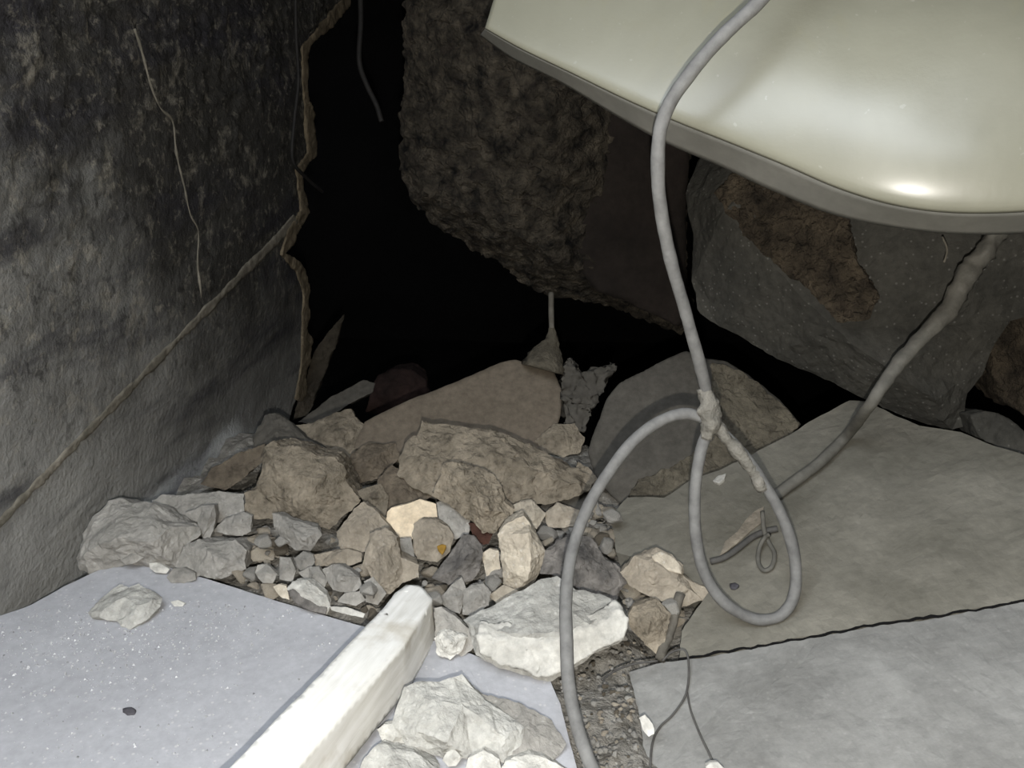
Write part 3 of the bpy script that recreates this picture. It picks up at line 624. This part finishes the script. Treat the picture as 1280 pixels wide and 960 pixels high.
# ------------------------------------------------------------------ cream panel
def panel():
    lip = [(600, 44), (640, 73), (700, 103), (770, 145), (830, 178), (900, 208), (960, 236), (1040, 268), (1120, 285), (1200, 293), (1300, 291), (1430, 278), (1600, 250)]
    fac = [(606, 36), (650, 61), (712, 91), (782, 125), (846, 153), (914, 180), (980, 207), (1050, 237), (1122, 258), (1200, 267), (1300, 264), (1430, 250), (1600, 222)]
    top = [(668, -170), (720, -172), (780, -176), (850, -180), (920, -184), (990, -186), (1050, -188), (1110, -190), (1170, -190), (1240, -190), (1330, -190), (1440, -190), (1600, -190)]
    def rng(x, y):
        u = (x - 1135) / 500; v = (y - 238) / 400
        r = .80 + .086 * u * u + .17 * v * v
        r += .006 * noise.noise(Vector((x * .005, y * .006, 1.2)))
        return r
    def unit(x, y, r): return CAM + ray(x, y).normalized() * r
    NS, NTT = 76, 40
    def cv(a, s_):
        q = s_ * (len(a) - 1); i = min(int(q), len(a) - 2); f = q - i
        p0, p1, p2, p3 = a[max(i - 1, 0)], a[i], a[i + 1], a[min(i + 2, len(a) - 1)]
        return [.5 * (2 * p1[k] + (p2[k] - p0[k]) * f + (2 * p0[k] - 5 * p1[k] + 4 * p2[k] - p3[k]) * f * f + (3 * p1[k] - p0[k] - 3 * p2[k] + p3[k]) * f ** 3) for k in (0, 1)]
    rows = []
    for j in range(NTT + 1):
        t = (j / NTT) ** 1.3
        row = []
        for i in range(NS + 1):
            a = cv(fac, i / NS); b = cv(top, i / NS)
            x = a[0] + (b[0] - a[0]) * t; y = a[1] + (b[1] - a[1]) * t
            rr = rng(x, y)
            rr += .006 * math.exp(-(j / 1.2))
            row.append(unit(x, y, rr))
        rows.append(row)
    liprows = []
    for k in range(1, 7):
        t = k / 6
        row = []
        for i in range(NS + 1):
            a = cv(fac, i / NS); b = cv(lip, i / NS)
            x = a[0] + (b[0] - a[0]) * t; y = a[1] + (b[1] - a[1]) * t
            row.append(unit(x, y, rng(*a) + .006 + .03 * t))
        liprows.append(row)
    def sheet(nm, rws, mat, parent=None):
        V = [p for r in rws for p in r]
        w_ = NS + 1
        Fc = [(j * w_ + i, j * w_ + i + 1, (j + 1) * w_ + i + 1, (j + 1) * w_ + i) for j in range(len(rws) - 1) for i in range(NS)]
        o = sum(V, Vector()) / len(V)
        me = bpy.data.meshes.new(nm); me.from_pydata([v - o for v in V], [], Fc)
        bm = bmesh.new(); bm.from_mesh(me)
        bmesh.ops.recalc_face_normals(bm, faces=bm.faces)
        if sum((f.normal.dot(CAM - o) for f in bm.faces)) < 0: bmesh.ops.reverse_faces(bm, faces=bm.faces)
        bm.to_mesh(me); bm.free()
        me.polygons.foreach_set('use_smooth', [True] * len(me.polygons))
        ob = link(nm, me, mat, o, parent)
        md = ob.modifiers.new('sheet_thickness', 'SOLIDIFY'); md.thickness = .006; md.offset = -1
        return ob
    root = sheet('enamel_panel', rows, 'panel')
    tag(root, 'large glossy cream enamel panel with a rolled lower lip hanging at upper right', 'panel')
    sheet('rolled_lip', [rows[0]] + liprows, 'panellip', root)
panel()

# ------------------------------------------------------------------ cables
cabpts = [P(1130, -260, .68), P(1050, -130, .69), P(985, -45, .70), P(948, 2, .71), P(900, 48, .72), P(860, 95, .73), P(833, 138, .74), P(823, 180, .75), P(824, 245, .77), P(836, 315, .80), P(854, 380, .83), P(872, 445, .86), P(884, 495, .885), P(886, 528, .89)]
main = tube('hanging_cable', 'thick grey cable hanging from the top, knotted into a loop', 'cable', cabpts, .0059, 'cable', seg=10, lump=.08, sides=14)
arc = [P(884, 524, .892), P(858, 517, .89), P(826, 526, .888), P(790, 553, .885), P(757, 596, .88), P(732, 640, .87), P(715, 690, .85), P(708, 745, .825), P(708, 800, .80), P(711, 855, .775), P(721, 905, .755), P(738, 955, .735), P(765, 1010, .71)]
tube('trailing_strand', None, None, arc, .0059, 'cable', main, seg=10, lump=.08, sides=14)
def r2(x, y, h=.008): return onplane(x, y, R2[0] + R2[1] * h, R2[1])
lo = r2(940, 774)
ld = (lo - CAM).dot(FWD)
loop = [P(888, 530, .892), P(876, 565, .892), P(869, 615, .893), P(870, 670, .895), P(882, 720, .90), P(908, 755, ld - .01), P(944, 774, ld - .004), P(978, 768, ld - .006), P(994, 738, .905), P(992, 690, .905), P(975, 640, .90), P(948, 594, .897), P(920, 558, .894), P(892, 532, .890)]
tube('cable_loop', None, None, loop, .0059, 'cable', main, seg=10, lump=.10, sides=14)
kn = [P(881, 485, .884), P(886, 508, .884), P(888, 528, .884), P(884, 548, .888)]
tube('cement_knot', None, None, kn, .0098, 'clump', main, seg=8, lump=.5, sides=14, lf=70, taper=lambda u: .6 + .5 * math.sin(u * 3.1))
tube('cement_crust', None, None, [P(893, 532, .888), P(915, 555, .891), P(938, 586, .894), P(955, 612, .897)], .0072, 'clump', main, seg=8, lump=.5, lf=70, taper=lambda u: 1.05 - .3 * u)
c2 = [P(1262, 262, 1.0), P(1238, 305, 1.0), P(1206, 348, 1.0), P(1184, 388, 1.0), P(1150, 424, 1.0), P(1118, 462, 1.0), P(1088, 505, 1.0), r2(1058, 545, .02), r2(1020, 582, .012), r2(985, 608, .009), r2(966, 622, .006)]
tube('crusted_cable', 'cement-crusted grey cable slanting from the cream panel down onto the stained slab', 'cable', c2, .0075, 'cable2', seg=10, lump=lambda u: .55 * max(0, 1 - u * 1.4) + .12, sides=14, lf=45, taper=lambda u: 1.75 - 1.5 * u if u < .55 else .925)
tube('thin_cable', 'short thin dark cable lying across the stained slab inside the loop', 'cable', [r2(x, y, .005) for x, y in [(888, 702), (905, 697), (922, 686), (940, 672), (958, 664), (972, 661)]], .0036, 'wire', seg=8)
tube('curled_wire', 'small grey wire curled into a drop shape on the stained slab', 'wire', [r2(x, y, h) for x, y, h in [(953, 640, .02), (955, 662, .012), (960, 676, .006), (968, 692, .004), (965, 708, .004), (955, 713, .004), (948, 703, .004), (949, 686, .006), (956, 672, .012), (962, 668, .016)]], .0026, 'cable2', seg=8)
def r1(x, y, h=.003): return onplane(x, y, R1[0] + R1[1] * h, R1[1])
tube('thin_wire', 'hair-thin wire bent in a hook across the front right slab', 'wire', [r1(x, y, h) for x, y, h in [(828, 826, .004), (840, 815, .012), (856, 813, .014), (861, 832, .008), (858, 866, .004), (842, 892, .003), (824, 910, .003), (815, 932, .003), (812, 975, .003)]], .0011, 'wire', seg=8, sides=6)
tube('thin_wire', 'hair-thin straight wire running to the bottom edge on the front right slab', 'wire', [r1(x, y, .003) for x, y in [(859, 866), (864, 890), (876, 920), (888, 945), (897, 968)]], .0011, 'wire', seg=8, sides=6)
tube('thin_wire', 'hair-thin wire lying on the gravel before the front right slab', 'wire', [Z(x, y, .014) for x, y in [(752, 850), (770, 838), (792, 830), (822, 826)]], .0011, 'wire', seg=8, sides=6)

# ------------------------------------------------------------------ small chips
def inside(x, y, poly):
    c = False; j = len(poly) - 1
    for i in range(len(poly)):
        xi, yi = poly[i]; xj, yj = poly[j]
        if (yi > y) != (yj > y) and x < (xj - xi) * (y - yi) / (yj - yi) + xi: c = not c
        j = i
    return c
zone = [(215, 700), (330, 742), (440, 775), (545, 790), (690, 845), (712, 930), (740, 975), (800, 975), (795, 880), (785, 845), (830, 822), (850, 770), (765, 700), (760, 640), (690, 640), (480, 600), (440, 640), (310, 660), (220, 660)]
protos = []
for k in range(7):
    bm = bmesh.new()
    for _ in range(13):
        v = Vector((random.gauss(0, 1), random.gauss(0, 1), random.gauss(0, 1))).normalized()
        bm.verts.new((v.x * random.uniform(.8, 1.2), v.y * random.uniform(.7, 1.0), .55 + v.z * .6))
    bmesh.ops.convex_hull(bm, input=bm.verts)
    bmesh.ops.delete(bm, geom=[v for v in bm.verts if not v.link_faces], context='VERTS')
    bmesh.ops.bevel(bm, geom=list(bm.edges), offset=.08, segments=1, affect='EDGES')
    zm = min(v.co.z for v in bm.verts)
    for v in bm.verts: v.co.z -= zm
    me = bpy.data.meshes.new('stone_chip'); bm.to_mesh(me); bm.free()
    me.materials.append(M[['grey', 'grey', 'warmgrey', 'pale', 'grey', 'tan', 'warmgrey'][k]])
    protos.append(me)
count = 0; tries = 0
while count < 290 and tries < 9000:
    tries += 1
    x = random.uniform(215, 850); y = random.uniform(600, 970)
    if not inside(x, y, zone) or any(inside(x, y, r) or inside(x, y - 9, r) or inside(x + 6, y - 5, r) or inside(x - 6, y - 5, r) for r in RIMS): continue
    onslab = False
    r = random.choice([.004, .005, .006, .007, .009, .011, .014, .017] if not (x > 690 and y > 790) else [.0022, .003, .0035, .0045])
    if x > 690 and y > 790 and random.random() < .45: continue
    q = Z(x, y, -.006)
    kk = random.randrange(7)
    o = bpy.data.objects.new('stone_chip', protos[kk]); COL.objects.link(o)
    o.location = q; o.scale = (r, r, r); o.rotation_euler = (random.uniform(-.3, .3), random.uniform(-.3, .3), random.uniform(0, 6.3))
    look = ['grey', 'grey', 'warm grey', 'pale', 'grey', 'tan', 'warm grey'][kk]
    sz = 'tiny' if r < .0065 else 'small'
    place = ('in the gravel beside the right slabs' if x > 690 and y > 740 else
             'in the rubble right of the timber tip' if x > 500 else
             'in the rubble nearest the sooty wall' if x < 360 else 'in the rubble left of the timber tip')
    tag(o, '%s loose %s stone chip %s' % (sz, look, place), 'stone', '%s %s chips %s' % (sz, look, place))
    count += 1

# crumbs of plaster scattered on the left slab
def crumbs():
    V, Fc = [], []
    for i in range(2600):
        cl = random.random()
        if cl < .45: x, y = random.gauss(110, 90), random.gauss(800, 35)
        elif cl < .7: x, y = random.gauss(250, 60), random.gauss(760, 30)
        else: x, y = random.uniform(0, 440), random.uniform(740, 955)
        if y < 745 + .09 * max(0, x - 180) or y < 775 - .4 * x or x > 440 - (y - 780) * .95 or x < -50: continue
        q = Z(x, y, 0.0004); r = random.choice([.0004, .0004, .0005, .0006, .0007, .0009, .0016])
        a = random.uniform(0, 6.28); b = len(V)
        for k in range(3):
            V.append((q.x + r * math.cos(a + k * 2.1), q.y + r * math.sin(a + k * 2.1), q.z))
        V.append((q.x, q.y, q.z + r * 1.2))
        Fc += [(b, b + 1, b + 3), (b + 1, b + 2, b + 3), (b + 2, b, b + 3), (b, b + 2, b + 1)]
    me = bpy.data.meshes.new('plaster_crumbs'); me.from_pydata(V, [], Fc)
    tag(link('plaster_crumbs', me, 'crumb', Vector((0, 0, 0))), 'tiny white plaster crumbs scattered over the left slab', 'crumbs', kind='stuff')
crumbs()
